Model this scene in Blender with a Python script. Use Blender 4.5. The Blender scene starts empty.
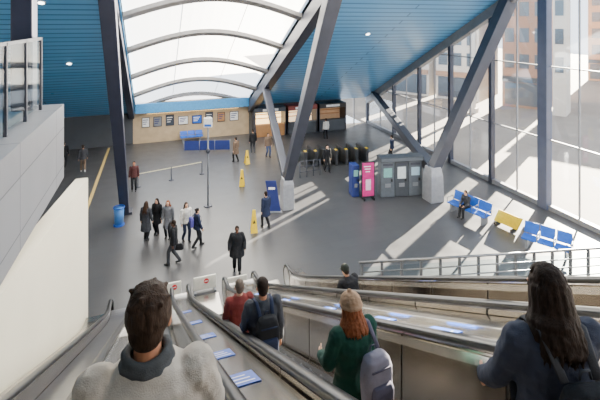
import bpy, bmesh, math, random
from mathutils import Vector, Matrix
random.seed(7)
SC=bpy.context.scene; C=SC.collection
PI=math.pi
# ---------------------------------------------------------------- camera model
F=415.0; HOR=22.0; H=9.7
YAW=math.atan(145/F); sy=math.sin(YAW); cy=math.cos(YAW)
def ray(px,py):
    a=(px-300)/F
    return Vector((sy+cy*a, cy-sy*a, -(py-HOR)/F))
def G(px,py,z=0.0):
    r=ray(px,py); d=(z-H)/r.z
    return Vector((r.x*d,r.y*d,z))
# ---------------------------------------------------------------- materials
def lin(c):
    out=[]
    for v in c:
        v=v/255.0
        out.append(v/12.92 if v<=.04045 else ((v+.055)/1.055)**2.4)
    return out
MC={}
def M(name,rgb,rough=.55,metal=0.0,var=.10,scale=6,bump=0.0,bscale=60,emit=0.0,stretch=None,spec=None):
    if name in MC: return MC[name]
    m=bpy.data.materials.new(name); m.use_nodes=True
    nt=m.node_tree; n=nt.nodes; b=n['Principled BSDF']
    l=lin(rgb)
    tc=n.new('ShaderNodeTexCoord'); ns=n.new('ShaderNodeTexNoise'); ns.inputs['Scale'].default_value=scale; ns.inputs['Detail'].default_value=4
    vec=tc.outputs['Object']
    if stretch:
        mp=n.new('ShaderNodeMapping'); mp.inputs['Scale'].default_value=stretch; nt.links.new(vec,mp.inputs['Vector']); vec=mp.outputs['Vector']
    nt.links.new(vec,ns.inputs['Vector'])
    cr=n.new('ShaderNodeValToRGB')
    cr.color_ramp.elements[0].position=.3; cr.color_ramp.elements[1].position=.7
    cr.color_ramp.elements[0].color=[x*(1-var) for x in l]+[1]
    cr.color_ramp.elements[1].color=[min(1,x*(1+var)) for x in l]+[1]
    nt.links.new(ns.outputs['Fac'],cr.inputs['Fac']); nt.links.new(cr.outputs['Color'],b.inputs['Base Color'])
    b.inputs['Roughness'].default_value=rough; b.inputs['Metallic'].default_value=metal
    if spec is not None: b.inputs['Specular IOR Level'].default_value=spec
    if bump:
        n2=n.new('ShaderNodeTexNoise'); n2.inputs['Scale'].default_value=bscale; n2.inputs['Detail'].default_value=3
        nt.links.new(vec,n2.inputs['Vector'])
        bp=n.new('ShaderNodeBump'); bp.inputs['Strength'].default_value=bump; bp.inputs['Distance'].default_value=.02
        nt.links.new(n2.outputs['Fac'],bp.inputs['Height']); nt.links.new(bp.outputs['Normal'],b.inputs['Normal'])
    if emit:
        nt.links.new(cr.outputs['Color'],b.inputs['Emission Color']); b.inputs['Emission Strength'].default_value=emit
    MC[name]=m; return m
def brickmat(name,c1,c2,cm,bw,rh,mortar,rough=.5,metal=0,rot=(0,0,0),off=.5):
    m=bpy.data.materials.new(name); m.use_nodes=True; nt=m.node_tree; n=nt.nodes; b=n['Principled BSDF']
    tc=n.new('ShaderNodeTexCoord'); mp=n.new('ShaderNodeMapping'); mp.inputs['Rotation'].default_value=rot
    br=n.new('ShaderNodeTexBrick'); br.offset=off
    br.inputs['Color1'].default_value=lin(c1)+[1]; br.inputs['Color2'].default_value=lin(c2)+[1]; br.inputs['Mortar'].default_value=lin(cm)+[1]
    br.inputs['Scale'].default_value=1; br.inputs['Brick Width'].default_value=bw; br.inputs['Row Height'].default_value=rh; br.inputs['Mortar Size'].default_value=mortar
    br.inputs['Mortar Smooth'].default_value=.1
    nt.links.new(tc.outputs['Object'],mp.inputs['Vector']); nt.links.new(mp.outputs['Vector'],br.inputs['Vector'])
    nt.links.new(br.outputs['Color'],b.inputs['Base Color'])
    ns=n.new('ShaderNodeTexNoise'); ns.inputs['Scale'].default_value=1.5; nt.links.new(tc.outputs['Object'],ns.inputs['Vector'])
    mr=n.new('ShaderNodeMapRange'); mr.inputs['To Min'].default_value=rough-.08; mr.inputs['To Max'].default_value=rough+.08
    nt.links.new(ns.outputs['Fac'],mr.inputs['Value']); nt.links.new(mr.outputs['Result'],b.inputs['Roughness'])
    b.inputs['Metallic'].default_value=metal
    return m
def glassmat(name,tint=(235,242,245),refl=.10,trans=0.0,edge=.4):
    m=bpy.data.materials.new(name); m.use_nodes=True; nt=m.node_tree; n=nt.nodes
    n.remove(n['Principled BSDF']); out=n['Material Output']
    t=n.new('ShaderNodeBsdfTransparent'); t.inputs['Color'].default_value=lin(tint)+[1]
    g=n.new('ShaderNodeBsdfGlossy'); g.inputs['Roughness'].default_value=.05
    lw=n.new('ShaderNodeLayerWeight'); lw.inputs['Blend'].default_value=.2
    ml=n.new('ShaderNodeMath'); ml.operation='MULTIPLY'; ml.inputs[1].default_value=edge
    ad=n.new('ShaderNodeMath'); ad.operation='ADD'; ad.inputs[1].default_value=refl*.4; ad.use_clamp=True
    nt.links.new(lw.outputs['Facing'],ml.inputs[0]); nt.links.new(ml.outputs[0],ad.inputs[0])
    mx=n.new('ShaderNodeMixShader'); nt.links.new(ad.outputs[0],mx.inputs['Fac']); nt.links.new(t.outputs[0],mx.inputs[1]); nt.links.new(g.outputs[0],mx.inputs[2])
    last=mx
    if trans:
        tr=n.new('ShaderNodeBsdfTranslucent'); tr.inputs['Color'].default_value=lin(tint)+[1]
        m2=n.new('ShaderNodeMixShader'); m2.inputs['Fac'].default_value=trans
        nt.links.new(mx.outputs[0],m2.inputs[1]); nt.links.new(tr.outputs[0],m2.inputs[2]); last=m2
    nt.links.new(last.outputs[0],out.inputs['Surface'])
    return m
FLOOR=brickmat('floor_tiles',(66,66,68),(70,70,72),(60,60,61),1.2,.6,.006,rough=.34)
BLUE=brickmat('blue_soffit_slats',(88,156,206),(98,164,212),(42,98,148),14.0,.42,.045,rough=.32)
BLUEV=M('blue_trim',(76,152,206),.45)
STEEL_D=M('dark_steel',(62,65,76),.42,.2,scale=2)
STEEL_N=M('navy_steel',(48,53,72),.42,.15,scale=2)
STEEL_G=M('grey_steel',(128,131,137),.45,.2,scale=2)
MULL=M('mullion_grey',(48,54,70),.4,.15,scale=2)
MULLW=M('mullion_wide_grey',(80,88,110),.4,.15,scale=2)
CLAD=brickmat('grey_cladding',(140,142,148),(148,150,155),(92,94,99),2.6,.9,.012,rough=.4,metal=.2,rot=(0,PI/2,PI/2),off=0)
CREAM=M('cream_wall',(252,243,218),.6,scale=.6,var=.03)
WHITE=M('white_panel',(232,232,230),.5)
GREYW=M('grey_wall',(120,122,126),.7,scale=1)
DARKW=M('dark_wall',(70,74,80),.7,scale=1)
BEIGE=M('beige_wall',(184,162,130),.6,scale=2)
STAIN=M('stainless',(158,151,143),.19,1.0,scale=3,var=.02)
STAIND=M('stainless_deck',(160,157,153),.22,.96,scale=3,var=.02)
RUBBER=M('black_rubber',(24,25,28),.35)
TREAD=M('step_metal',(84,86,90),.5,.4)
YEL=M('yellow_plastic',(238,200,30),.45)
BLUEP=M('blue_paint',(28,92,190),.45)
NAVY=M('navy_panel',(32,48,112),.5)
STKB=M('sticker_blue',(26,84,190),.45)
BLACK=M('black_plastic',(26,27,30),.45)
PINK=M('magenta_poster',(186,28,116),.5,emit=.1)
TEAL=M('teal_screen',(110,160,156),.3,emit=.2)
RED=M('red_sign',(210,36,40),.5)
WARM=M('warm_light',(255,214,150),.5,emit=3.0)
LAMPW=M('lamp_white',(255,250,240),.5,emit=8.0)
WOOD=M('wood_panel',(168,122,78),.5,scale=3)
GLASS=glassmat('clear_glass',(236,243,245),.06,0,.12)
GLASSF=glassmat('facade_glass',(240,245,250),.18,0,.45)
SKYG=glassmat('skylight_glazing',(226,234,242),.05,.4)
PALE=M('pale_render',(206,197,186),.8,scale=.5,var=.05)
TAN=M('tan_render',(172,136,110),.8,scale=.5,var=.07)
BRICKR=M('red_brick_render',(158,122,102),.8,scale=.7,var=.07)
WIN=M('far_window_glass',(88,94,102),.2)
PAVE=M('pavement',(124,116,108),.8,scale=.6)
# ---------------------------------------------------------------- mesh builder
class MB:
    def __init__(s): s.v=[]; s.f=[]
    def add(s,vs,fs):
        o=len(s.v); s.v+= [Vector(p) for p in vs]; s.f+=[tuple(i+o for i in f) for f in fs]; return s
    def box(s,x0,x1,y0,y1,z0,z1):
        return s.add([(x0,y0,z0),(x1,y0,z0),(x1,y1,z0),(x0,y1,z0),(x0,y0,z1),(x1,y0,z1),(x1,y1,z1),(x0,y1,z1)],
                     [(0,3,2,1),(4,5,6,7),(0,1,5,4),(1,2,6,5),(2,3,7,6),(3,0,4,7)])
    def loft(s,rings):
        n=len(rings[0]); vs=[p for r in rings for p in r]; fs=[]
        for k in range(len(rings)-1):
            for i in range(n):
                j=(i+1)%n; fs.append((k*n+i,k*n+j,(k+1)*n+j,(k+1)*n+i))
        fs.append(tuple(range(n-1,-1,-1))); fs.append(tuple(range((len(rings)-1)*n,len(rings)*n)))
        return s.add(vs,fs)
    def cyl(s,p0,p1,r0,r1=None,n=12):
        p0=Vector(p0);p1=Vector(p1); r1=r0 if r1 is None else r1
        d=(p1-p0).normalized(); u=d.orthogonal().normalized(); w=d.cross(u)
        return s.loft([[p+(u*math.cos(2*PI*i/n)+w*math.sin(2*PI*i/n))*r for i in range(n)] for p,r in((p0,r0),(p1,r1))])
    def ball(s,c,rx,ry=None,rz=None,R=None,n=14,m=9):
        c=Vector(c); ry=rx if ry is None else ry; rz=rx if rz is None else rz
        rings=[]
        for k in range(m+1):
            t=PI*(k+.02)/(m+.04)
            ring=[]
            for i in range(n):
                p=Vector((rx*math.sin(t)*math.cos(2*PI*i/n),ry*math.sin(t)*math.sin(2*PI*i/n),rz*math.cos(t)))
                if R is not None: p=R@p
                ring.append(c+p)
            rings.append(ring)
        return s.loft(rings)
    def cap(s,p0,p1,r0,r1=None,n=12):
        r1=r0 if r1 is None else r1
        s.cyl(p0,p1,r0,r1,n); s.ball(p0,r0,n=n,m=6); s.ball(p1,r1,n=n,m=6); return s
    def chain(s,pts,rs,n=10):
        for i in range(len(pts)-1): s.cap(pts[i],pts[i+1],rs[i],rs[i+1],n)
        return s
    def bar(s,p0,p1,w,t,up=Vector((0,0,1)),w1=None,t1=None):
        p0=Vector(p0);p1=Vector(p1); d=(p1-p0).normalized()
        x=d.cross(up); x=x.normalized() if x.length>1e-4 else Vector((1,0,0)); y=x.cross(d)
        w1=w if w1 is None else w1; t1=t if t1 is None else t1
        return s.loft([[p+x*a*ww/2+y*b*tt/2 for a,b in((-1,-1),(1,-1),(1,1),(-1,1))] for p,ww,tt in((p0,w,t),(p1,w1,t1))])
    def tube(s,pts,w,t,n=8,side=None):
        pts=[Vector(p) for p in pts]; rings=[]
        for i,p in enumerate(pts):
            d=(pts[min(i+1,len(pts)-1)]-pts[max(i-1,0)]).normalized()
            x=Vector(side) if side is not None else (d.cross(Vector((0,0,1))) if abs(d.z)<.98 else d.cross(Vector((0,1,0))))
            x=(x-d*x.dot(d)).normalized(); y=x.cross(d)
            rings.append([p+x*math.cos(2*PI*k/n)*w/2+y*math.sin(2*PI*k/n)*t/2 for k in range(n)])
        return s.loft(rings)
    def sweep(s,Ys,zf,x0,x1,d0,d1):
        return s.loft([[(x0,y,zf(y)+d0),(x1,y,zf(y)+d0),(x1,y,zf(y)+d1),(x0,y,zf(y)+d1)] for y in Ys])
    def prism(s,poly,axis,a0,a1):
        def mk(p,a): return {'x':(a,p[0],p[1]),'y':(p[0],a,p[1]),'z':(p[0],p[1],a)}[axis]
        return s.loft([[mk(p,a0) for p in poly],[mk(p,a1) for p in poly]])
    def build(s,name,mat,parent=None,smooth=False,world=False,bevel=0,scale=1.0):
        me=bpy.data.meshes.new(name)
        me.from_pydata([p*scale for p in s.v],[],s.f)
        bm=bmesh.new(); bm.from_mesh(me); bmesh.ops.recalc_face_normals(bm,faces=bm.faces); bm.to_mesh(me); bm.free()
        if smooth: me.polygons.foreach_set('use_smooth',[True]*len(me.polygons))
        me.materials.append(mat)
        o=bpy.data.objects.new(name,me); C.objects.link(o)
        if parent: 
            o.parent=parent
            if world: o.location=-parent.location
        if bevel:
            b=o.modifiers.new('bevel','BEVEL'); b.width=bevel; b.segments=2; b.limit_method='ANGLE'
        return o
FOLD=bpy.data.textures.new('folds','CLOUDS'); FOLD.noise_scale=.10; FOLD.noise_depth=2
HAIRT=bpy.data.textures.new('hairs','CLOUDS'); HAIRT.noise_scale=.03
def blob(mb,name,mat,parent,voxel,smooth=4,fold=0.0,scale=1.0,tex=None):
    o=mb.build(name,mat,parent,scale=scale)
    r=o.modifiers.new('r','REMESH'); r.mode='VOXEL'; r.voxel_size=voxel*scale; r.use_smooth_shade=True
    sm=o.modifiers.new('s','SMOOTH'); sm.iterations=smooth; sm.factor=.5
    if fold:
        d=o.modifiers.new('d','DISPLACE'); d.texture=tex or FOLD; d.strength=fold; d.mid_level=.5; d.texture_coords='GLOBAL'
    dg=bpy.context.evaluated_depsgraph_get()
    me=bpy.data.meshes.new_from_object(o.evaluated_get(dg)); o.modifiers.clear(); o.data=me
    if not me.materials: me.materials.append(mat)
    me.polygons.foreach_set('use_smooth',[True]*len(me.polygons))
    return o
def tag(o,label,cat,group=None):
    o['label']=label; o['category']=cat
    if group: o['group']=group
    return o
def thing(name,label,cat,loc=(0,0,0),rz=0,group=None):
    o=bpy.data.objects.new(name,None); C.objects.link(o); o.location=loc; o.rotation_euler=(0,0,rz); o.empty_display_size=.2
    return tag(o,label,cat,group)
def struct(o): o['kind']='structure'; return o
# ================================================================= SETTING
XL,XR,XE,ZR,TR,YF=-1.45,7.6,19.5,20.94,.52,35.5
def zr(y): return ZR-TR*y
XG=19.3
struct(MB().box(-16,XG+.1,-6,YF+.5,-.3,0).build('floor',FLOOR))
struct(MB().box(XG+.1,120,-30,140,-.3,-.02).build('pavement',PAVE))
mb=MB()
for x0,x1,y0,y1 in((XR,XE,-3,YF),(-14,XL,-3,YF),(XL,XR,-3,9)):
    mb.loft([[(x0,y0,zr(y0)),(x1,y0,zr(y0)),(x1,y0,zr(y0)+.5),(x0,y0,zr(y0)+.5)],[(x0,y1,zr(y1)),(x1,y1,zr(y1)),(x1,y1,zr(y1)+.5),(x0,y1,zr(y1)+.5)]])
struct(mb.build('ceiling',BLUE))
def arch(y,t,n=16,rise=1.0,lift=.45):
    return [Vector((XL+(XR-XL)*i/n,y,zr(y)+lift+rise*math.sin(PI*i/n)+t)) for i in range(n+1)]
w2=bpy.data.objects.new('window_2',None); C.objects.link(w2); struct(w2); w2.location=(3,34,3)
ys=[9,12,15.0,18.2,21.6,25.2,29.0,32.4,YF]
for k in range(len(ys)-1):
    a=arch(ys[k],0);b=arch(ys[k+1],0); n=len(a)
    MB().add(a+b,[(i,i+1,n+i+1,n+i) for i in range(n-1)]).build('pane',SKYG,w2,world=True)
RIB=M('rib_steel',(150,148,148),.45,.2,scale=2)
for y in ys:
    a=arch(y-.19,-.08);b=arch(y+.19,-.08);a2=arch(y-.19,-.30);b2=arch(y+.19,-.30)
    MB().loft([[a[i],b[i],b2[i],a2[i]] for i in range(len(a))]).build('rib',RIB,w2,world=True)
for i in (5,11):
    MB().tube([arch(y,-.0)[i] for y in ys],.03,.04,6,side=(1,0,0)).build('glazing_bar',RIB,w2,True,world=True)
mb=MB()
for x,w in((XL-.06,.06),(XR,.06)):
    mb.loft([[(x,y,zr(y)-.05),(x+w,y,zr(y)-.05),(x+w,y,zr(y)+.6),(x,y,zr(y)+.6)] for y in(9,YF)])
mb.box(XL,XR,YF-.5,YF-.3,zr(YF),zr(YF)+.75)
mb.build('upstand',BLUEV,w2,world=True)
for lab,x,w,t,m in(('dark steel roof beam along the left edge of the skylight',XL-.3,.42,.5,STEEL_N),
                   ('dark steel roof beam along the right edge of the skylight',XR+.3,.62,.8,STEEL_D),
                   ('grey steel edge beam where the right blue soffit meets the glass front',XE-.2,.5,.7,STEEL_G)):
    tag(MB().bar((x,-3,zr(-3)-.25),(x,YF,zr(YF)-.25),w,t).build('roof_beam',m,bevel=.03),lab,'beam')
struct(MB().box(XL-.2,XR+.1,YF,YF+.3,0,3.2).build('wall_far',BEIGE))
struct(MB().box(-14,XL-.2,YF,YF+.3,0,3.4).build('wall_far_left',DARKW))
struct(MB().box(-14.3,-14,-3,YF+.3,0,23).build('wall_left',GREYW))
struct(MB().box(-14,6.0,-3.3,-3,0,22.4).build('wall_back',GREYW))
struct(MB().box(XR+.1,16.4,YF,YF+.3,0,3.0).build('wall_far_right',DARKW))
struct(MB().prism([(-3,0),(14.6,0),(14.6,4.78),(6.7,5.95),(-3,7.0)],'x',-2.35,-2.0).build('wall_cream',CREAM))
struct(MB().box(-14,-2.05,-3,11.2,6.0,7.75).build('mezzanine_deck',CLAD))
gb=thing('glass_balustrade','tall glass screen with grey posts on the mezzanine edge','balustrade',(-2.4,8,7.75))
for i in range(8):
    y=10.6-i*1.15
    MB().box(-2.43,-2.37,y-.03,y+.03,7.75,9.35).build('post',STEEL_D,gb,world=True)
    if i<7: MB().box(-2.41,-2.39,y-1.08,y-.07,7.85,9.3).build('pane',GLASS,gb,world=True)
MB().box(-2.43,-2.37,2.5,10.65,9.3,9.36).build('top_rail',STEEL_G,gb,world=True)
tag(MB().bar((-2.75,10.75,7.75),(-2.75,10.75,zr(10.75)),.42,.42,up=Vector((0,1,0))).build('square_column',STEEL_N,bevel=.03),'dark square column rising from the mezzanine deck behind the glass screen','column')
# facade
w1=bpy.data.objects.new('window_1',None); C.objects.link(w1); struct(w1); w1.location=(XG,20,0)
my=[5.4,9.0,12.6,16.25,19.9,23.6,27.2,30.8,YF]
for i,y in enumerate(my):
    big=abs(y-16.25)<.1
    w=.55 if big else (.24 if i in(4,5) else .18)
    MB().box(XG-.12-w*.3,XG+.1,y-w/2,y+w/2,0,zr(y)).build('mullion',MULLW if big else MULL,w1,world=True)
    if i<len(my)-1:
        y1=my[i+1]; ym=(y+y1)/2
        MB().prism([(y+w/2,.25),(y1-.06,.25),(y1-.06,zr(y1)),(y+w/2,zr(y))],'x',XG-.01,XG+.01).build('pane',GLASSF,w1,world=True)
        MB().box(XG-.05,XG+.05,ym-.025,ym+.025,.25,zr(ym)).build('mullion',STEEL_G,w1,world=True)
for z in(3.6,7.4):
    ye=min(YF,(ZR-z)/TR)
    MB().box(XG-.05,XG+.04,5.4,ye,z-.03,z+.03).build('transom',STEEL_G,w1,world=True)
MB().box(XG-.15,XG+.1,5.4,YF,0,.25).build('sill',STEEL_G,w1,world=True)
w3=bpy.data.objects.new('window_3',None); C.objects.link(w3); struct(w3); w3.location=(18,YF,0)
for x in(16.45,17.85,19.2):
    MB().box(x-.05,x+.05,YF,YF+.12,0,2.9).build('mullion',STEEL_G,w3,world=True)
    if x<19: MB().box(x+.05,x+1.3,YF+.05,YF+.07,.05,2.8).build('pane',GLASSF,w3,world=True)
MB().box(16.4,19.3,YF,YF+.12,2.78,2.95).build('head_frame',STEEL_G,w3,world=True)
# ================================================================= COLUMNS
cb=G(125,213)
c=thing('slanted_column','dark slanted steel column left of the skylight, blue litter bin at its foot','column',cb)
MB().bar((cb.x,cb.y,0),(-1.66,14.4,zr(14.4)),.42,.42,up=Vector((0,1,0)),w1=.58,t1=.58).build('shaft',STEEL_N,c,world=True,bevel=.03)
MB().box(cb.x-.35,cb.x+.35,cb.y-.3,cb.y+.3,0,.12).build('base_plate',STEEL_D,c,world=True)
BASEG=M('column_base_grey',(150,152,158),.4,.3)
bp=G(287,208)
c=thing('v_column','central V-shaped dark steel column on a slim grey base beside the navy banner','column',bp)
MB().bar((bp.x,bp.y,1.45),(XR+.25,17.2,zr(17.2)-.2),.44,.44,up=Vector((0,1,0)),w1=.74,t1=.68).build('near_leg',STEEL_D,c,world=True,bevel=.03)
MB().bar((bp.x,bp.y,1.45),(XR+.25,30.4,zr(30.4)-.3),.40,.40,w1=.48,t1=.48).build('far_leg',STEEL_D,c,world=True,bevel=.03)
MB().loft([[(bp.x+a*w,bp.y+b*w,z) for a,b in((-1,-1),(1,-1),(1,1),(-1,1))] for z,w in((0,.32),(1.3,.29),(1.6,.24))]).build('pedestal',BASEG,c,world=True,bevel=.03)
bp2=G(433,200)
c=thing('v_column','right-hand V-shaped dark steel column beside the glass front','column',bp2)
MB().bar((bp2.x,bp2.y,1.6),(XE-.25,18.6,zr(18.6)-.3),.52,.52,up=Vector((0,1,0)),w1=.74,t1=.68).build('near_leg',STEEL_D,c,world=True,bevel=.03)
MB().bar((bp2.x,bp2.y,1.6),(XE-.4,34,zr(34)-.2),.52,.52,w1=.52,t1=.52).build('far_leg',STEEL_D,c,world=True,bevel=.03)
MB().loft([[(bp2.x+a*w,bp2.y+b*w,z) for a,b in((-1,-1),(1,-1),(1,1),(-1,1))] for z,w in((0,.42),(1.4,.38),(1.85,.3))]).build('pedestal',BASEG,c,world=True,bevel=.03)
# ================================================================= ESCALATORS
Z0=7.82; T30=.577
def base(y,e=.12):
    t=Z0-T30*y; return .5*(t+math.sqrt(t*t+e))
YS=[-1.6+.5*i for i in range(27)]+[12+.15*i for i in range(18)]
TRIM=M('trim_bright',(226,224,220),.2,.9)
NEW=M('newel_light',(206,204,200),.35,.4)
YN=14.0
def escalator(label,xc):
    root=thing('escalator',label,'escalator',(xc,14.0,0),group='escalators down to the concourse')
    for i in range(37):
        y=-1+.4*i; z=base(y,.02); zb=max(.004,z-.30)
        b=MB().box(xc-.5,xc+.5,y-.2,y+.2,zb,z)
        for k in range(20): b.box(xc-.49+k*.05,xc-.465+k*.05,y-.195,y+.195,z-.002,z+.008)
        b.build('step',TREAD,root,world=True)
    for sx in(-1,1):
        x=xc+sx*.6
        b=MB(); yy=[-1.6+1.25*i for i in range(12)]+[13.2,YN]
        for k in range(len(yy)-1):
            n=6; sub=[yy[k]+.014+(yy[k+1]-yy[k]-.028)*j/n for j in range(n+1)]
            b.sweep(sub,base,x-.03,x+.03,.02,.88)
        zc=base(YN)+.5
        b.prism([(YN,zc-.48)]+[(YN+.42*math.cos(t),zc-.03+.42*math.sin(t)) for t in [(-PI/2+PI*k/14) for k in range(15)]],'x',x-.03,x+.03)
        b.build('balustrade',STAIN,root,world=True)
        MB().sweep([-1.6+.5*i for i in range(31)],base,x-.022,x+.022,.03,.87).build('inner_core',BLACK,root,world=True)
        p=[(x,y,base(y)+.93) for y in YS if y<YN-.05]
        zt=base(YN)+.93; zc=zt-.38
        p+=[(x,YN+.47*math.sin(t),zc+.38*math.cos(t)) for t in [PI*k/14 for k in range(0,15)]]+[(x,YN-.3,zc-.38)]
        MB().tube(p,.115,.07,10,side=(1,0,0)).build('handrail',RUBBER,root,True,world=True)
        zc=base(YN)+.52
        MB().loft([[(x+q,YN+.08+.32*math.cos(t),zc+.33*math.sin(t)) for t in [2*PI*k/20 for k in range(20)]] for q in(-.045,.045)]).build('newel_cap',NEW,root,world=True)
        MB().sweep([y for y in YS if y<14.0],base,xc+sx*.5-.02,xc+sx*.5+.05,-.05,.16).build('skirt',STAIND,root,world=True)
        MB().sweep([y for y in YS if y<13.9],base,x-sx*.036-.006,x-sx*.036+.006,.78,.86).build('trim_strip',TRIM,root,world=True)
    MB().box(xc-.5,xc+.5,13.85,15.0,.002,.03).build('comb_plate',STAIND,root,world=True)
    return root
XA,XB,XC=-.08,1.64,3.86
eA=escalator('left escalator, nearest the cream wall, carrying the person in the pale jacket',XA)
eB=escalator('second escalator from the cream wall, carrying the woman in the green coat',XB)
eC=escalator('third escalator from the cream wall, carrying the hunched person in a dark cap',XC)
def deck(root,x0,x1,d0,d1,mat,name='deck'):
    return MB().sweep([y for y in YS if y<14.1],base,x0,x1,d0,d1).build(name,mat,root,world=True)
DKM=M('dark_ledge',(112,112,116),.3,.8)
deck(eA,XA+.63,XB-.65,.74,.82,STAIND); deck(eB,XB+.63,XC-.65,.74,.82,STAIND); deck(eC,XC+.63,XC+1.05,.74,.82,STAIND)
deck(eC,XC+1.0,XC+1.05,-.6,.78,STAIND,'outer_cladding')
deck(eB,2.74,2.77,.82,.87,TRIM,'deck_ridge')
deck(eA,-1.26,XA-.65,.66,.74,DKM,'side_ledge')
deck(eA,-1.97,-1.33,.60,.68,STAIND,'wall_ledge')
deck(eA,-1.32,-1.27,.60,.97,STAIN,'side_panel')
MB().tube([(-1.295,y,base(y)+1.0) for y in YS if y<13.9]+[(-1.295,14.1,base(14.1)+.98),(-1.295,14.3,.9),(-1.295,14.4,.65),(-1.295,14.3,.4)],.12,.07,10,side=(1,0,0)).build('side_rail',RUBBER,eA,True,world=True)
def sticker(root,x,y,w=.23,l=.36):
    zf=lambda q:base(q)
    s=MB().sweep([y-l/2,y+l/2],zf,x-w/2,x+w/2,.822,.83).build('sticker',STKB,root,world=True)
    s['label']='small blue notice with white lettering'
    for k in range(3):
        MB().sweep([y-l*.32+k*l*.25,y-l*.32+k*l*.25+.025],zf,x-w*.36,x+w*(.36-.1*k),.8305,.833).build('text_line',WHITE,s)
for y in(3.6,4.8,6.3,8.2,10.6): sticker(eA,.72,y,.25,.4)
for y in(3.3,4.4,6.1,8.4,11): sticker(eB,2.52,y,.28,.42)
for y in(4.45,6.4,8.5,11): sticker(eC,XC+.85,y,.28,.46)
CRP=M('pale_cream_panel',(232,228,216),.5)
for i,(x,y,w,lab,mm) in enumerate(((.6,15.3,.28,'low white barrier with red no-entry disc at the left escalator foot',RED),(1.7,15.3,.40,'wide low white barrier with red no-entry disc at the second escalator foot',RED),(2.8,14.9,.36,'low white barrier with blue disc between the second and third escalator feet',BLUEP))):
    g=thing('low_barrier',lab,'barrier',(x,y,0))
    MB().box(-w,w,-.03,.03,.06,.52).build('panel',CRP,g,bevel=.02)
    for q in(-w+.05,w-.05): MB().box(q-.04,q+.04,-.2,.2,0,.06).build('foot',STEEL_G,g)
    MB().cyl((.05,-.031,.35),(.05,-.04,.35),.09,n=22).build('sign_disc',mm,g)
    MB().box(-.01,.11,-.046,-.04,.335,.365).build('disc_bar',WHITE,g)
# ================================================================= PEOPLE
HS=(1,1,.14)
SKIN1=M('skin_light',(214,166,138),.5,var=.05); SKIN2=M('skin_tan',(176,122,92),.5,var=.05); SKIN3=M('skin_dark',(96,64,48),.5,var=.05)
def hairmat(n,rgb): return M(n,rgb,.7,var=.4,scale=110,bump=.3,bscale=170,stretch=HS,spec=.15)
HBLK=hairmat('hair_black',(36,26,21)); HBRN=hairmat('hair_brown',(58,42,33)); HDK=hairmat('hair_dark_brown',(54,40,31)); HAUB=hairmat('hair_auburn',(118,68,42)); HGRY=hairmat('hair_grey',(100,88,78))
EYE=M('eye',(30,24,22),.2); LIP=M('lip',(160,86,80),.5)
SHOE=M('shoe_black',(28,28,30),.5); SHOEW=M('shoe_white',(200,200,198),.5)
def cloth(n,rgb): return M('cloth_'+n,rgb,.85,var=.12,scale=14,bump=.25,bscale=180,spec=.25)
def ik(a,c,l1,l2,pole):
    d=c-a; L=min(d.length,l1+l2-.004); dn=d.normalized(); c=a+dn*L
    x=(l1*l1-l2*l2+L*L)/(2*L); h=math.sqrt(max(l1*l1-x*x,0)); pp=(pole-dn*pole.dot(dn)).normalized()
    return a+dn*x+pp*h, c
WT=[(.30,.25,.20),(.5,.235,.19),(.7,.215,.17),(.86,.19,.145),(.95,.18,.138),(1.05,.162,.122),(1.2,.17,.125),(1.35,.188,.13),(1.42,.18,.115),(1.47,.115,.088),(1.51,.07,.07),(1.54,.066,.07)]
def wat(z):
    for (a,b) in zip(WT,WT[1:]):
        if a[0]<=z<=b[0]:
            t=(z-a[0])/(b[0]-a[0]); return a[1]+(b[1]-a[1])*t, a[2]+(b[2]-a[2])*t
    return WT[-1][1:] if z>1 else WT[0][1:]
def hand(mb,w,d,n,side,curl=.5):
    d=d.normalized(); n=(n-d*n.dot(d)).normalized(); u=d.cross(n).normalized()
    th=side-d*side.dot(d)-n*side.dot(n)
    u=th.normalized() if th.length>.05 else u
    mb.cap(w,w+d*.03,.026,.028)
    for q in(-.027,-.009,.009,.027): mb.cap(w+d*.02+u*q*.8,w+d*.085+u*q,.015,.0135,8)
    for q,l in((.034,.070),(.0115,.080),(-.0115,.075),(-.033,.058)):
        p=w+d*.085+u*q; ang=curl*.35
        for k,(fr,r) in enumerate(((.45,.0095),(.32,.0085),(.23,.0078))):
            dd=d*math.cos(ang)+n*math.sin(ang); p2=p+dd*l*fr; mb.cap(p,p2,r,r*.92,8); p=p2; ang+=curl*.8
    p=w+d*.025+u*.03; q1=p+(d*.55+u*.75+n*.25).normalized()*.04; q2=q1+(d*.85+u*.3+n*.4).normalized()*.034
    mb.chain([p,q1,q2],[.014,.011,.009],8)
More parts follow.
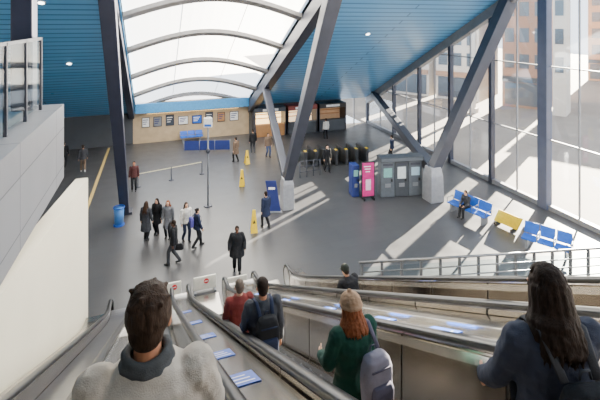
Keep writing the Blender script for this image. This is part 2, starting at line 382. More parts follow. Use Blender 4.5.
def person(label,loc,rz,h,top,legs,skin=SKIN1,hairm=HBLK,hair='short',shoe=SHOE,hem=.84,pose=None,near=False,scarf=None,bulk=1.0,group=None,legw=1.0,hatm=None,beanie=None,hl=None,sz=0.0,wave=.009):
    pose=pose or {}; s=h/1.75
    root=thing('person',label,'person',loc,rz,group)
    vox=.0085 if near else .013; bvox=.0065 if near else .010
    pel=Vector(pose.get('pel',(0,0,.95))); lean=pose.get('lean',0.0); st=pose.get('st',0.0); sit=pel.z<.56
    RL=Matrix.Rotation(-lean,3,'X')
    def T(p): return pel+RL@(Vector(p)-Vector((0,0,.95)))
    HR=Matrix.Rotation(pose.get('hy',0.0),3,'Z')@Matrix.Rotation(-(lean*.6+pose.get('nod',0.05)),3,'X')
    hp=T((0,.0,1.53)); hc=hp+HR@Vector((0,.02,.105))
    def HT(p): return hc+HR@Vector(p)
    hips=[pel+Vector((q*.09,0,-.03)) for q in(-1,1)]
    ank=[Vector(pose.get('lf',(-.10,st,.085))),Vector(pose.get('rf',(.10,-st,.085+abs(st)*.25)))]
    kn=[]
    for i in(0,1):
        k,a=ik(hips[i],ank[i],.44,.44,Vector((0,1,0))); kn.append(k); ank[i]=a
    shl=[T((q*.185,0,1.425)) for q in(-1,1)]
    dh=[T((-.27,.05-st*.5,.83)),T((.27,.05+st*.5,.83))]
    hd=[Vector(pose['lh']) if 'lh' in pose else dh[0],Vector(pose['rh']) if 'rh' in pose else dh[1]]
    el=[]
    for i,q in enumerate((-1,1)):
        e,w=ik(shl[i],hd[i],.29,.26,Vector((q*.5,-1,-.2))); el.append(e); hd[i]=w
    b=MB()
    b.ball(HT((0,0,.02)),.074,.094,.105,HR); b.ball(HT((0,.022,-.05)),.058,.068,.068,HR); b.ball(HT((0,.075,-.088)),.022,.02,.018,HR)
    b.cap(HT((0,.088,.012)),HT((0,.108,-.022)),.009,.014,8); b.ball(HT((0,.086,.034)),.05,.014,.012,HR); b.ball(HT((0,.088,-.058)),.026,.012,.012,HR)
    for q in(-1,1): b.ball(HT((q*.078,-.005,-.002)),.012,.02,.032,HR)
    b.cap(T((0,-.005,1.44)),HT((0,-.015,-.05)),.058,.052)
    for q in(0,1):
        b.chain([shl[q],el[q],hd[q]],[.055,.042,.028]); b.chain([hips[q],kn[q],ank[q]],[.08,.055,.042])
        fw=(hd[q]-el[q]).normalized(); sd=Vector((-1 if q else 1,0,0))
        pn=Vector(pose.get('palm',(-1 if q else 1,0.0,0))); th=Vector((0,1,.1)) if 'palm' not in pose else sd
        hand(b,hd[q],fw,pn,th,pose.get('curl',.55))
        a=ank[q]
        b.cap((a.x,a.y-.03,a.z-.03),(a.x,a.y+.12,max(.03,a.z-.055) if abs(st)<.01 else .035),.032,.028)
    rings=[]
    for z in(.84,.95,1.05,1.2,1.35,1.42,1.47):
        a,d=wat(z); rings.append([T(((a-.025)*math.cos(t),(d-.025)*math.sin(t),z)) for t in [2*PI*k/18 for k in range(18)]])
    b.loft(rings); b.ball(pel+Vector((0,0,-.04)),.15,.105,.10)
    blob(b,'body',skin,root,bvox,3,scale=s)
    for q in(-1,1):
        MB().ball(HT((q*.031,.088,.012)),.012,.008,.008,HR,8,6).build('eye',EYE,root,True,scale=s)
    MB().ball(HT((0,.098,-.056)),.024,.007,.008,HR,8,6).build('lips',LIP,root,True,scale=s)
    t=MB()
    for q in(0,1):
        hem_p=ank[q]+(kn[q]-ank[q]).normalized()*.01
        t.chain([hips[q]+Vector((0,0,.02)),kn[q],hem_p],[.098*legw,.074*legw,.062*legw])
    t.ball(pel+Vector((0,-.005,-.02)),.172,.13,.12)
    blob(t,'trousers',legs,root,vox,4,.014,s)
    for q in(0,1):
        a=ank[q]; m=MB(); ty=a.y+.145
        tz=.038 if not sit else a.z-.045
        m.cap((a.x,a.y-.035,max(.044,a.z-.045)),(a.x,a.y+.06,max(.042,(a.z-.045+tz)/2)),.046,.044); m.cap((a.x,a.y+.06,max(.042,(a.z-.045+tz)/2)),(a.x,ty,tz),.044,.036); m.cap((a.x,a.y-.01,a.z-.03),(a.x,a.y,a.z+.03),.05,.05)
        blob(m,'shoe',shoe,root,.011,2,scale=s)
    j=MB(); rings=[]; zs=[z for z in(.45,.6,.75,.86,.95,1.05,1.2,1.35,1.42,1.47,1.51) if z>hem+.03]; zs=[hem]+zs
    for z in zs:
        a,d=wat(z); a=a*bulk+.012; d=d*bulk+.012
        if z<.95 :
            rings.append([pel+Vector((a*math.cos(k),d*math.sin(k)*(1+max(0,.9-z)*abs(st)*1.6),z-.95)) for k in [2*PI*i/20 for i in range(20)]])
        else: rings.append([T((a*math.cos(k),d*math.sin(k),z)) for k in [2*PI*i/20 for i in range(20)]])
    j.loft(rings)
    for q in(0,1):
        cu=hd[q]+(el[q]-hd[q]).normalized()*.01
        j.chain([shl[q],el[q],cu],[.078*bulk,.062*bulk,.05*bulk])
    blob(j,'jacket' if hem>.7 else 'coat',top,root,vox,4,.028 if near else .022,s)
    if scarf:
        m=MB()
        for ring,(rr,zz,r0) in enumerate(((.080,1.495+sz,.020),(.072,1.525+sz,.020))):
            pts=[T((rr*1.12*math.cos(2*PI*k/12),rr*math.sin(2*PI*k/12)-.002,zz+.008*math.sin(4*PI*k/12+ring))) for k in range(13)]
            m.chain(pts,[r0]*13,8)
        blob(m,'scarf',scarf,root,vox,2,.014,s)
    hm=MB(); rnd=random.Random(len(label)*7)
    hm.ball(HT((0,-.016,.036)),.082,.096,.098,HR)
    hm.ball(HT((0,-.045,-.02)),.07,.058,.075,HR)
    nst=60 if near else 14
    for k in range(nst):
        az=rnd.uniform(0,2*PI); back=-math.sin(az)
        ph0=rnd.uniform(0.0,.5); ph1=1.2+.75*max(0,back)*rnd.uniform(.6,1) if back>-.25 else 1.0
        pts=[]
        for q in range(4):
            ph=ph0+(ph1-ph0)*q/3; R_=1.0+.02*rnd.random()
            pts.append(HT((.082*R_*math.sin(ph)*math.cos(az),-.016+.096*R_*math.sin(ph)*math.sin(az),.036+.100*R_*math.cos(ph))))
        hm.chain(pts,[.009,.010,.009,.006],6)
    if hair=='quiff':
        hm.ball(HT((0,-.015,.03)),.092,.100,.096,HR)
        for k in range(60):
            az=rnd.uniform(0,2*PI); ph=rnd.uniform(.05,1.15)
            p=HT((.088*math.sin(ph)*math.cos(az),-.015+.098*math.sin(ph)*math.sin(az),.034+.094*math.cos(ph)))
            p2=p+HR@Vector((rnd.uniform(-.024,.024),rnd.uniform(-.02,.024),rnd.uniform(-.004,.016)))
            hm.chain([p,p2],[.015,.008],6)
    if hair in('long','bob'):
        L=hl or (.34 if hair=='long' else .15)
        ex=.65 if near else .3
        if near:
            for k in range(9):
                az=PI+PI*k/8; x0=.078*math.cos(az); y0=-.012+.085*math.sin(az)
                z0=HT((x0*1.05,y0*1.05,-.05))
                hm.chain([HT((x0,y0,.03)),z0,z0+Vector((x0*.2,y0*.15-.01,-L*.45)),z0+Vector((x0*.3,y0*.2-.02,-L*.8))],[.026,.028,.028,.018],8)
        for k in range(130 if near else 26):
            az=PI+rnd.uniform(-ex,PI+ex); x0=.078*math.cos(az); y0=-.012+.086*math.sin(az)
            Lk=L*rnd.uniform(.72,1.12); wob=rnd.uniform(0,6.28)
            pts=[HT((x0*.9,y0*.9,.07)),HT((x0*1.10,y0*1.08,.0)),HT((x0*1.2,y0*1.15,-.07))]
            zt=pts[-1]
            for q in(1,2,3,4):
                sw=wave*math.sin(wob*.6+q*1.7)
                pts.append(zt+Vector((x0*.16*q+sw,y0*.13*q+sw*.8-.006*q,-Lk*q/4)))
            r0=.012 if near else .02
            hm.chain(pts,[r0,r0,r0*1.05,r0*1.1,r0*1.1,r0*.9,r0*.45],6)
    if hair=='bun': hm.ball(HT((0,-.105,.07)),.045,.042,.045,HR)
    blob(hm,'hair',hairm,root,.006 if near else .011,(2 if hair=='quiff' else 5) if near else 1,.005,s,HAIRT)
    if hatm:
        m=MB(); m.ball(HT((0,-.015,.045)),.097,.112,.10,HR); m.loft([[HT((.085*math.cos(k),.105*math.sin(k)*(1 if math.sin(k)<0 else 1.75),z)) for k in [2*PI*i/20 for i in range(20)]] for z in(.045,.057)])
        blob(m,'cap',hatm,root,.009,2,scale=s)
    if beanie:
        m=MB(); m.ball(HT((0,-.022,.06)),.106,.118,.098,HR)
        pts=[HT((.098*math.cos(k),-.02+.112*math.sin(k),.035+.016*math.sin(k))) for k in [2*PI*i/20 for i in range(21)]]
        m.chain(pts,[.020]*21,8); m.ball(HT((0,-.03,.155)),.024)
        blob(m,'knitted_hat',beanie,root,.007,1,.010,s,HAIRT)
    return root
def backpack(label,loc,rz,s,m1,m2,z=1.22,yo=-.27,big=1.0,xo=0.0):
    r=thing('backpack',label,'backpack',loc,rz)
    def rr(w,d,z,cy_,n=16,p=.5):
        out=[]
        for i in range(n):
            t=2*PI*i/n; cx=math.cos(t); sx=math.sin(t)
            out.append((xo+w*math.copysign(abs(cx)**p,cx),cy_+d*math.copysign(abs(sx)**p,sx),z))
        return out
    b=MB().loft([rr(w*big,d*big,z+q*big,yo) for q,w,d in((-.23,.11,.06),(-.21,.145,.085),(-.05,.155,.10),(.1,.15,.095),(.19,.125,.075),(.23,.07,.04))])
    blob(b,'main_bag',m1,r,.011,3,.012,s)
    b=MB().loft([rr(w*big,d*big,z+q*big,yo-.095*big) for q,w,d in((-.19,.10,.03),(-.17,.12,.045),(-.05,.12,.05),(0,.10,.03))])
    blob(b,'front_pocket',m2,r,.011,3,.008,s)
    MB().tube([(xo-.145*big,yo-.02,z+.08*big),(xo-.10*big,yo-.085*big,z+.125*big),(xo,yo-.105*big,z+.14*big),(xo+.10*big,yo-.085*big,z+.125*big),(xo+.145*big,yo-.02,z+.08*big)],.012,.02,6).build('zip',m2,r,True,scale=s)
    for q in(-1,1):
        if xo and q<0: continue
        pts=[(xo+q*.085,yo+.08,z+.19),(q*.105+xo*.4,-.06,1.505),(q*.115+xo*.3,.07,1.485),(q*.13,.155,1.36),(q*.145,.155,1.2),(q*.175,.05,1.06),(xo+q*.13,yo+.08,z-.19)]
        MB().tube(pts,.05,.014,8).build('strap',m2,r,True,scale=s)
    MB().tube([(xo-.03,yo+.06,z+.22*big),(xo-.02,yo+.06,z+.26*big),(xo+.02,yo+.06,z+.26*big),(xo+.03,yo+.06,z+.22*big)],.016,.012,6).build('grab_handle',m2,r,True,scale=s)
    return r
def stepz(y): return base(y,.02)+.008
cBLK=cloth('black',(30,31,35)); cCHA=cloth('charcoal',(58,60,66)); cGRY=cloth('grey',(108,110,116)); cBEI=cloth('pale_beige',(178,169,157)); cNAVY=cloth('navy',(38,46,70))
cGRN=cloth('green',(18,60,50)); cRED=cloth('dark_red',(112,46,44)); cJEAN=cloth('denim',(62,78,112)); cWHT=cloth('white',(214,210,204)); cTAN=cloth('tan',(112,94,80)); cBLG=cloth('slate_blue',(50,56,73)); cSCA=cloth('scarf_slate',(70,72,74)); cPUR=cloth('purple',(82,78,150)); cRUST=cloth('beige_brown_knit',(150,122,98)); cDKG=cloth('dark_green',(34,40,36)); cMAR=cloth('maroon',(78,46,46))
person('person with short dark brown hair in a pale beige jacket and slate scarf, left escalator',(-.03,1.8,stepz(1.8)),math.radians(-4),1.80,cBEI,cCHA,SKIN2,HDK,'quiff',hem=.86,near=True,scarf=cSCA,bulk=1.07,pose={'nod':.14,'hy':-.15,'rh':(.27,.30,.98),'lh':(-.28,.22,.95)})
wz=stepz(1.4); wr=math.radians(-14); wx=1.71
person('woman with loose dark hair in a dark slate blue jacket, nearest on the second escalator',(wx,1.4,wz),wr,1.54,cBLG,cBLK,SKIN2,HBLK,'long',hem=.80,near=True,bulk=1.04,hl=.20,wave=.018,pose={'nod':.22,'hy':.15,'lh':(-.20,.30,.98),'rh':(.2,.3,1.0),'curl':1.1})
backpack('black backpack worn by the dark-haired woman in the slate blue jacket',(wx,1.4,wz),wr,1.54/1.75,cBLK,cCHA,z=1.16)
gz=stepz(3.0); gr=math.radians(8); gx=1.50
person('woman in a beige-brown knitted hat and dark green coat on the second escalator',(gx,3.0,gz),gr,1.39,cGRN,cBLK,SKIN1,HAUB,'bob',hem=.60,near=True,bulk=1.12,beanie=cRUST,hl=.14,pose={'nod':.3,'lh':(-.2,.28,1.05),'rh':(.2,.28,1.05)})
backpack('lilac-grey backpack hung on the right shoulder of the woman in green',(gx,3.0,gz),gr,1.39/1.75,cloth('bag_lilac',(128,124,138)),cloth('bag_lilac_dark',(88,84,100)),z=1.13,xo=.08)
mz=stepz(5.0)
person('dark-haired man in a charcoal jacket with a backpack on the second escalator',(1.26,5.0,mz),math.radians(0),1.56,cCHA,cBLK,SKIN2,HBLK,'short',near=True,bulk=1.1,pose={'nod':.1,'lh':(-.2,.25,1.0)})
backpack('black backpack on the man in the charcoal jacket',(1.26,5.0,mz),math.radians(0),1.56/1.75,cBLK,cNAVY,z=1.2)
person('man in a dark red jacket ahead of the charcoal-jacketed man on the escalator',(1.28,6.6,stepz(6.6)),math.radians(4),1.52,cRED,cJEAN,SKIN1,HGRY,'short',near=True,bulk=1.08,pose={'lh':(-.2,.25,1.0)})
person('hunched person in a dark cap and black coat on the third escalator',(3.62,7.4,stepz(7.4)),math.radians(16),1.50,cBLK,cBLK,SKIN2,HBLK,'short',hem=.75,near=True,bulk=1.25,hatm=cDKG,pose={'pel':(0,-.14,.76),'lean':.40,'nod':.25,'lh':(-.20,.32,.80),'rh':(.22,.34,.80)})
W=lambda px,py:G(px,py)
def walk(label,px,py,deg,h,top,legs,**k): return person(label,W(px,py),math.radians(deg),h,top,legs,**k)
walk('woman in a long charcoal coat standing at the left of the group on the concourse',146,240,-30,1.70,cCHA,cBLK,hair='long',hairm=HBRN,hem=.45,scarf=cGRY,pose={'st':.08})
walk('person in a black coat with long dark hair, second from left in the group',157,234,150,1.62,cBLK,cBLK,hair='long',hem=.55,pose={'st':.06})
walk('person in a grey knee-length coat with auburn hair in the middle of the group',168,238,160,1.68,cGRY,cBLK,hair='bob',hairm=HAUB,hem=.5,pose={'st':.05})
p=W(174,264)
person('man in a black jacket walking across the floor carrying a dark holdall',p,math.radians(70),1.74,cBLK,cCHA,SKIN3,HBLK,'short',pose={'st':.20})
h=thing('holdall','dark holdall hanging from the hand of the man in the black jacket','bag',p,math.radians(70))
blob(MB().loft([[(.30+.07*math.cos(t)*w,.25*math.sin(t)*w-.05,z) for t in [2*PI*k/14 for k in range(14)]] for z,w in((.40,.75),(.44,1),(.58,1),(.66,.7))]),'bag_body',cBLK,h,.014)
MB().tube([(.30,-.19,.64),(.28,-.11,.78),(.28,.0,.78),(.30,.09,.64)],.02,.015).build('handle',cCHA,h,True)
walk('woman in a white top and dark trousers walking at the right of the group',186,241,-160,1.70,cWHT,cNAVY,hair='long',hairm=HBRN,pose={'st':.12})
p=W(197,247)
person('person in black trousers and dark jacket striding beside the woman in white',p,math.radians(-75),1.66,cNAVY,cBLK,SKIN1,HBLK,'bun',pose={'st':.22})
backpack('purple backpack on the person striding beside the woman in white',p,math.radians(-75),1.66/1.75,cPUR,cNAVY)
walk('broad man in a loose black coat standing near the foot of the escalators',237,271,170,1.74,cBLK,cBLK,skin=SKIN3,hem=.62,bulk=1.3,legw=1.15,pose={'st':.10,'lh':(-.30,.16,.95),'rh':(.30,.16,.95)})
walk('person in a dark navy coat walking past the blue banner by the central column',266,228,20,1.70,cNAVY,cBLK,hair='short',hem=.62,pose={'st':.14})
walk('person in a maroon top standing behind the left slanted column',134,191,180,1.68,cMAR,cBLK,skin=SKIN2,pose={'st':.05})
walk('person in a grey top and tan shorts walking on the far left floor',83,172,10,1.74,cCHA,cTAN,pose={'st':.18},shoe=SHOEW)
walk('person in black half hidden by the cream wall on the far left',64,168,0,1.72,cBLK,cBLK,pose={'st':.10})
walk('person in a dull brown coat walking by the blue barrier near the far wall',236,162,30,1.70,cTAN,cBLK,hem=.6,pose={'st':.14})
walk('person in black near the far wall, left of the pair beyond the barrier',253,153,0,1.74,cBLK,cCHA,pose={'st':.1})
walk('person in a brown jacket beside the central column, far end',268,157,190,1.7,cTAN,cJEAN,pose={'st':.1})
walk('person in a white shirt standing at the shop counter far away',326,139,0,1.7,cWHT,cBLK,pose={'st':.04})
walk('person in dark clothes standing by the lit shop front',303,138,10,1.72,cCHA,cBLK,pose={'st':.05})
walk('person in dark jacket walking beyond the magenta poster board',392,160,40,1.72,cNAVY,cBLK,pose={'st':.15})
walk('person in black in front of the ticket gates behind the central column',327,172,180,1.74,cBLK,cBLK,pose={'st':.15})
# ================================================================= FURNITURE
def bench(label,p0,p1,bh=.95):
    d=(p1-p0); L=d.length; a=math.atan2(d.y,d.x)
    r=thing('bench',label,'bench',p0,a,'blue metal benches by the glass front')
    n=max(3,int(L/.6)); w=L/n
    for i in range(n):
        MB().box(i*w+.02,(i+1)*w-.02,-.28,.28,.40,.47).build('seat',BLUEP,r,bevel=.015)
        MB().bar(((i+.5)*w,-.29,.50),((i+.5)*w,-.40,bh),w-.05,.05,up=Vector((0,1,0))).build('backrest',BLUEP,r,bevel=.015)
    for i in range(n+1):
        MB().tube([(i*w,.22,.44),(i*w,.22,.66),(i*w,-.25,.68),(i*w,-.27,.44)],.04,.04,6,side=(1,0,0)).build('armrest',STEEL_G,r,True)
    for x in(.2,L-.2): MB().box(x-.04,x+.04,-.24,.22,0,.40).build('leg',STEEL_G,r)
    MB().box(.05,L-.05,-.08,.04,.33,.40).build('rail',STEEL_G,r)
    return r
b0=G(450,209); b1=G(488,226)
bench('blue metal bench nearer the right-hand V column',b1,b0)
bench('blue metal bench nearer the escalators, by the thick grey mullion',G(572,261),G(522,245))
bd=(b0-b1).normalized(); fa=math.atan2(bd.y,bd.x); sp=b0-bd*.95
person('seated person in dark clothes on the bench by the right-hand V column',sp,fa,1.70,cCHA,cBLK,SKIN1,HBRN,'short',hem=.93,pose={'pel':(0,-.08,.53),'lf':(-.10,.40,.085),'rf':(.10,.42,.085),'lean':.15,'lh':(-.12,.30,.62),'rh':(.12,.30,.62)})
y0=G(494,222);y1=G(523,235); d=y1-y0; L=d.length
yr=thing('barrier_board','slanted yellow barrier board on the floor between the two blue benches','barrier',y0,math.atan2(d.y,d.x))
MB().loft([[(0,y,.10),(L*.82,y,.10),(L,y,.72),(L*.18,y,.72)] for y in(-.03,.03)]).build('board',YEL,yr,bevel=.01)
for x in(.2,L*.7): MB().box(x-.04,x+.04,-.25,.25,0,.10).build('foot',BLACK,yr)
p=G(368,199)
r=thing('poster_board','tall magenta poster board beside the ticket machines','sign',p,-.15)
MB().box(-.38,.38,-.04,.04,.12,2.05).build('board',BLACK,r,bevel=.01)
MB().box(-.33,.33,-.05,-.04,.18,2.0).build('poster',PINK,r)
for z,w in((1.8,.25),(1.66,.21),(1.52,.16)): MB().box(-w,w*.6,-.056,-.05,z-.025,z+.025).build('text_line',WHITE,r)
MB().box(-.15,.15,-.056,-.05,.5,1.1).build('poster_picture',M('poster_pale',(226,190,210),.5),r)
for x in(-.27,.27): MB().box(x-.04,x+.04,-.25,.25,0,.12).build('foot',BLACK,r)
MGREY=M('machine_blue_grey',(84,90,98),.45); MGREY2=M('machine_charcoal',(62,67,74),.45)
SCRW=M('screen_white',(196,204,206),.3,emit=.25); SCRB=M('screen_pale_blue',(150,176,190),.3,emit=.2)
def machine(label,loc,rz,body=BLACK,scr=TEAL,h=1.9,w=.75,sz=(1.15,1.5)):
    r=thing('ticket_machine',label,'ticket machine',loc,rz,'ticket machines by the poster board')
    MB().box(-w/2,w/2,-.3,.3,0,h).build('cabinet',body,r,bevel=.03)
    MB().box(-w*.3,w*.3,-.32,-.30,sz[0],sz[1]).build('screen',scr,r)
    MB().box(-w*.36,w*.36,-.31,-.30,h-.22,h-.1).build('header',NAVY if body==NAVY else STEEL_D,r)
    MB().box(-w*.2,w*.2,-.33,-.30,.55,.75).build('ticket_slot',STEEL_G,r)
    MB().box(w*.22,w*.34,-.34,-.30,.85,1.0).build('card_reader',BLACK,r)
machine('narrow dark blue ticket machine left of the magenta poster board',G(354,195),-.1,NAVY,TEAL,1.75,.42)
mp=G(386,195)
for i,t in enumerate(('first','second','third')):
    machine('dark ticket machine built into a bank, %s to the right of the magenta board'%t,mp+Vector((math.cos(-.2),math.sin(-.2),0))*(.80*i),-.2,(MGREY,MGREY2,MGREY)[i],(TEAL,SCRW,SCRB)[i],h=1.95,w=.79,sz=((1.1,1.6),(1.0,1.65),(1.15,1.6))[i])
ch=thing('machine_canopy','slim grey canopy across the top of the bank of dark ticket machines','canopy',mp,-.2)
MB().box(-.45,2.05,-.42,.30,1.96,2.2).build('canopy_board',MGREY2,ch,bevel=.02)
MB().box(-.40,2.0,-.435,-.42,2.0,2.16).build('sign_strip',MGREY,ch)
GATE=M('gate_steel',(70,72,76),.35,.5)
for i in range(7):
    p=G(302+i*10,164-i*.6)
    r=thing('ticket_gate','dark steel ticket gate with yellow reader, '+['first','second','third','fourth','fifth','sixth','seventh'][i]+' from left behind the central column','ticket gate',p,0,'row of ticket gates')
    MB().box(-.11,.11,-.8,.8,0,1.05).build('body',GATE,r,bevel=.05)
    MB().box(-.07,.07,-.75,-.5,1.05,1.08).build('reader',YEL,r)
    for q in(-1,1): MB().box(min(q*.11,q*.27),max(q*.11,q*.27),-.02,.02,.25,1.0).build('paddle',GLASS,r)
p0=G(300,178);p1=G(320,175); d=p1-p0; L=d.length
r=thing('guard_rail','dark steel guard rail on the floor in front of the ticket gates','railing',p0,math.atan2(d.y,d.x))
for i in range(4): MB().cyl((i*L/3,0,0),(i*L/3,0,1.0),.03).build('post',STEEL_D,r,True)
for z in(.35,.68,1.0): MB().cyl((0,0,z),(L,0,z),.025).build('rail',STEEL_D,r,True)
p=G(208,206)
r=thing('sign_post','tall slim post with a small white sign at its top, centre of the concourse','sign',p,-.3)
MB().cyl((0,0,0),(0,0,.05),.22,n=20).build('base',STEEL_D,r); MB().cyl((0,0,.05),(0,0,4.65),.045).build('pole',STEEL_G,r,True)
MB().box(-.22,.22,-.07,.07,4.15,4.65).build('sign_box',WHITE,r,bevel=.02); MB().box(-.18,.18,-.075,-.07,4.2,4.32).build('sign_stripe',BLUEP,r)
MB().ball((0,0,2.9),.11,.11,.14).build('speaker',STEEL_D,r,True)
p0=G(184,152);p1=G(230,151); d=p1-p0; L=d.length
r=thing('fabric_barrier','long blue fabric barrier in front of the far beige wall','barrier',p0,math.atan2(d.y,d.x))
MB().box(.03,L-.03,-.015,.015,.12,.82).build('banner',NAVY,r)
for x in(0,L/3,2*L/3,L): MB().cyl((x,0,0),(x,0,.9),.025).build('post',STEEL_G,r,True)
p0=G(138,187);p1=G(202,174); d=p1-p0; L=d.length
r=thing('belt_barrier','retractable pale belt barrier on three posts right of the left slanted column','barrier',p0,math.atan2(d.y,d.x))
for x in(0,L/2,L): MB().cyl((x,0,0),(x,0,.03),.16,n=18).cyl((x,0,.03),(x,0,.84),.028).build('post',STEEL_D,r,True)
for x in(0,L/2): MB().box(x+.03,x+L/2-.03,-.004,.004,.74,.79).build('belt',M('belt_pale',(222,214,180),.6),r)
p=G(274,212)
r=thing('banner_stand','dark blue slanted banner in front of the central column base','banner',p,-.35)
MB().loft([[(-.20+q,y,.05),(.34+q,y,.05),(.34+q-.24,y,1.6),(-.20+q-.24,y,1.6)] for q,y in((0,-.02),(0,.02))]).build('banner',NAVY,r); MB().box(-.25,.38,-.12,.12,0,.05).build('foot',STEEL_G,r)
MB().box(-.28,.05,-.025,-.02,1.15,1.27).build('banner_print',WHITE,r)
def wet(label,px,py,h=1.0):
    r=thing('caution_sign',label,'caution sign',G(px,py),random.uniform(-.4,.4),'yellow caution signs')
    for q in(-1,1):
        MB().loft([[(-.16,q*.17,.02),(.16,q*.17,.02),(.16,q*.15,.02),(-.16,q*.15,.02)],[(-.07,q*.015,h),(.07,q*.015,h),(.07,q*.035,h),(-.07,q*.035,h)]]).build('leaf',YEL,r)
    MB().prism([(-.06,.45),(.06,.45),(0,.62)],'y',-.13,-.125).build('warning_triangle',BLACK,r)
    MB().cyl((-.07,0,h),(.07,0,h),.03).build('hinge',YEL,r)
wet('yellow folding caution sign nearest the escalators, beside the person in navy',254,232,1.0)
wet('yellow folding caution sign in the middle distance, left of the blue banner',242,186,.95)
wet('yellow folding caution sign farthest away, near the person in the brown coat',247,164,.9)
r=thing('litter_bin','blue clear-sack litter bin at the foot of the left slanted column','bin',G(119,225))
MB().cyl((0,0,0),(0,0,.05),.25,n=18).build('base',BLUEP,r); MB().cyl((0,0,.06),(0,0,.82),.2,.23,18).build('sack',M('blue_sack',(70,130,200),.3),r,True)
MB().tube([(.25*math.cos(t),.25*math.sin(t),.85) for t in [2*PI*k/18 for k in range(19)]],.04,.05).build('hoop',BLUEP,r,True); MB().cyl((0,.25,0),(0,.25,.85),.025).build('stem',BLUEP,r)
DGL=M('dark_poster',(58,66,78),.3)
for i,(x,w,h,mm,lab) in enumerate(((-.7,.6,.8,WHITE,'white notice at the left end of the far beige wall'),(.2,.65,.8,STEEL_G,'grey notice next to the white one on the far beige wall'),(1.15,.65,.9,DGL,'dark poster left of the wide white notice on the far beige wall'),(2.2,.8,.7,WHITE,'wide white notice in the middle of the far beige wall'),(3.3,.8,.7,BLUEP,'blue notice in the middle of the far beige wall'),(4.3,.65,.9,DGL,'dark poster right of the blue notice on the far beige wall'),(5.3,.65,.8,WOOD,'brown notice near the right of the far beige wall'),(6.4,.75,.8,WHITE,'white notice at the right end of the far beige wall'))):
    r=thing('notice_board',lab,'notice board',(x,YF-.04,1.25),0,'notices along the far wall')
    MB().box(-w/2,w/2,-.02,.03,0,h).build('frame',STEEL_D,r); MB().box(-w/2+.05,w/2-.05,-.03,-.02,.05,h-.05).build('sheet',mm,r)
    for k in range(3): MB().box(-w*.35,w*(.3-.12*k),-.035,-.03,h*(.75-.2*k)-.03,h*(.75-.2*k)+.03).build('text_line',NAVY if mm in(WHITE,STEEL_G,WOOD) else WHITE,r)
lw_=thing('wall_light','long warm strip light above the notices on the far beige wall','light',((XL+XR)/2,YF-.1,2.36))
MB().box(-3.8,3.8,-.06,.09,0,.08).build('housing',STEEL_D,lw_); MB().box(-3.7,3.7,-.05,.05,-.02,0).build('diffuser',WARM,lw_)
bench('row of blue seats under the blue notice on the far wall',Vector((3.7,YF-.8,0)),Vector((1.9,YF-.8,0)),.8)
for i,(x0,x1,lab,mm) in enumerate(((7.9,10.6,'brightly lit food kiosk with a wooden counter right of the central column',DARKW),(10.8,13.5,'lit shop front with dark red fascia beside the brightly lit food kiosk',M('fascia_red',(120,50,44),.5)),(13.7,16.3,'dark shop front with warm lights, rightmost of the row on the far wall',BLACK))):
    r=thing('kiosk',lab,'kiosk',((x0+x1)/2,34,0)); hw=(x1-x0)/2
    MB().box(-hw,hw,.0,1.4,2.05,2.45).build('fascia',mm,r,bevel=.02)
    for q in(-1,1): MB().box(min(q*hw,q*(hw-.06)),max(q*hw,q*(hw-.06)),0,1.4,0,2.05).build('side_panel',STEEL_D,r)
    MB().box(-hw+.06,hw-.06,1.3,1.4,0,2.05).build('glowing_back_panel',(WARM,M('shop_back_glow',(230,200,160),.6,emit=1.5),M('shop_back_glow_dim',(150,120,92),.6,emit=.4))[i],r)  # back panels glow by themselves, standing in for light inside the shops
    MB().box(-hw+.1,hw-.1,.05,.5,0,1.0).build('counter',WOOD if i==0 else DARKW,r,bevel=.02)
    for z in(1.3,1.65): MB().box(-hw+.1,hw-.1,1.05,1.3,z,z+.03).build('shelf',WOOD,r)
    MB().box(-hw*.8,hw*.8,.5,.62,2.0,2.05).build('strip_light',LAMPW if i<2 else WARM,r)
    MB().box(-hw*.5,hw*.5,-.012,0,2.15,2.35).build('sign_panel',WHITE,r)
for i,px in enumerate((52,74,88)):
    r=thing('info_screen',['dark information totem partly behind the mezzanine, far left','dark information totem in the far left hall, middle one','dark information totem nearest the left slanted column, far left hall'][i],'information totem',G(px,140),0)
    MB().box(-.4,.4,-.1,.1,0,2.1).build('totem',DARKW,r,bevel=.02); MB().box(-.34,.34,-.11,-.1,1.0,1.9).build('screen',BLUEP if i else TEAL,r)
struct(MB().box(-3.42,-3.26,15,35,.001,.006).build('trim_1',M('tactile_strip',(186,160,96),.7)))
RAILM=M('rail_steel',(104,106,110),.3,.75)
pa=G(362,298); pb=G(606,281); d=pb-pa; L=d.length
r=thing('railing','steel and glass floor railing beyond the foot of the third escalator','railing',pa,math.atan2(d.y,d.x))
n=13
for i in range(n+1):
    x=L*i/n; MB().box(x-.035,x+.035,-.05,.05,0,1.2).build('post',RAILM,r); 
    if i<n: MB().box(x+.06,x+L/n-.06,-.006,.006,.1,1.08).build('pane',GLASS,r)
MB().cyl((-.1,0,1.24),(L,0,1.24),.045).build('top_rail',RAILM,r,True)
for z in(.35,.65,.95): MB().cyl((0,-.08,z),(L,-.08,z),.024).build('mid_rail',RAILM,r,True)
for i,(x,y) in enumerate(((12.5,18),(12.5,23),(-4.5,20),(-4.5,26))):
    z=zr(y); r=thing('downlight',['round downlight in the right blue soffit, nearer one','round downlight in the right blue soffit, farther one','round downlight in the left blue soffit, nearer one','round downlight in the left blue soffit, farther one'][i],'ceiling light',(x,y,z),0,'downlights in the blue soffit')
    r.rotation_euler=(-math.atan(TR),0,0)
    MB().cyl((0,0,-.05),(0,0,.02),.16,n=20).build('rim',WHITE,r); MB().cyl((0,0,-.06),(0,0,-.05),.12,n=20).build('lens',LAMPW,r)
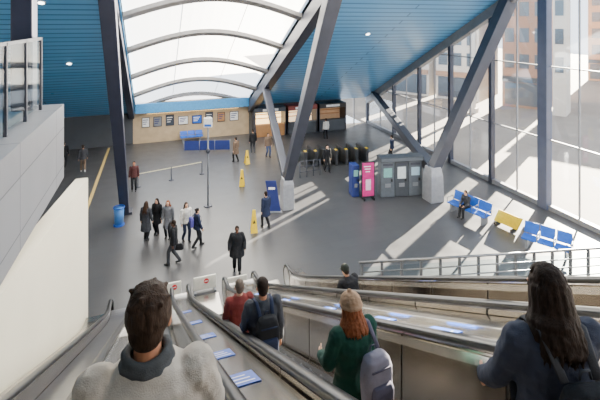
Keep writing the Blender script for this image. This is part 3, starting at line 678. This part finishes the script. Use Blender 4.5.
# ================================================================= OUTSIDE
def building(label,s,q0,q1,h,mat,rows,cols,depth=8):
    X=.864*s-.503*q0; Y=.503*s+.864*q0
    r=thing('building',label,'building',(X,Y,-.02),math.atan2(.864,-.503))
    w=q1-q0
    MB().box(0,w,-depth,0,0,h).build('wall',mat,r)
    MB().box(-.05,w+.05,-depth-.1,.15,h,h+.4).build('parapet',WHITE,r)
    for i in range(cols):
        for k in range(rows):
            x=w*(i+.5)/cols; z=3.8+(h-4.2)*(k+.5)/rows
            MB().box(x-w/cols*.32,x+w/cols*.32,-.05,.05,z-.8,z+.8).build('window',WIN,r)
    if w>2:
        MB().box(.3,w-.3,0,.1,.3,2.8).build('shop_window',WIN,r); MB().box(.05,w-.05,0,.3,2.9,3.5).build('fascia',TAN if mat==PALE else DARKW,r)
building('pinkish building seen through the glass beside the thick grey mullion',52,8.9,13.5,16,BRICKR,4,3)
building('added slim pale slab splitting the sun, beyond the glass at the right edge',50,6.9,8.1,16,PALE,4,1,3)  # added slab, there to break the sunlit floor into narrower bands
building('narrow pale block seen through the glass above the right-hand V column',52,16.1,21.4,17,PALE,5,3)
building('long pale building seen through the far end of the glass front',52,22.4,48,15,PALE,4,9)
building('tan building with shop windows at the right edge beyond the glass',84,-12,8.5,15,TAN,4,7)
m_=(.864*46-.503*14.8,.503*46+.864*14.8)
r=thing('sun_splitter','added pale pole splitting the sun streaks, above the right-hand V column','added sun blocker',(m_[0],m_[1],-.02),math.atan2(.864,-.503))  # pole added outside only to divide the sun patch into streaks
MB().box(-.2,.2,-.2,.2,0,16).build('pole',PALE,r,bevel=.03); MB().box(-.4,.4,-.4,.4,0,.5).build('base',PALE,r); MB().box(-.4,.4,-.5,.5,16,16.4).build('pole_cap',STEEL_G,r)
# ================================================================= LIGHT
E=math.radians(17); sd=Vector((.864*math.cos(E),.503*math.cos(E),math.sin(E)))
L_=bpy.data.lights.new('sun','SUN'); L_.energy=130; L_.angle=.004; L_.color=(1,.82,.60)
lo=bpy.data.objects.new('sun',L_); C.objects.link(lo); lo.rotation_euler=(-sd).to_track_quat('-Z','Y').to_euler(); lo.location=(60,40,40)
w=bpy.data.worlds.new('sky'); SC.world=w; w.use_nodes=True
bg=w.node_tree.nodes['Background']; bg.inputs['Color'].default_value=(.98,.98,.99,1); bg.inputs['Strength'].default_value=3.4
SC.view_settings.exposure=.5
cam=bpy.data.cameras.new('camera'); co=bpy.data.objects.new('camera',cam); C.objects.link(co)
co.location=(0,0,H); co.rotation_euler=(PI/2,0,-YAW); cam.sensor_width=36; cam.lens=F/600*36; cam.shift_y=-(200-HOR)/600; cam.clip_start=.05; cam.clip_end=500
SC.camera=co
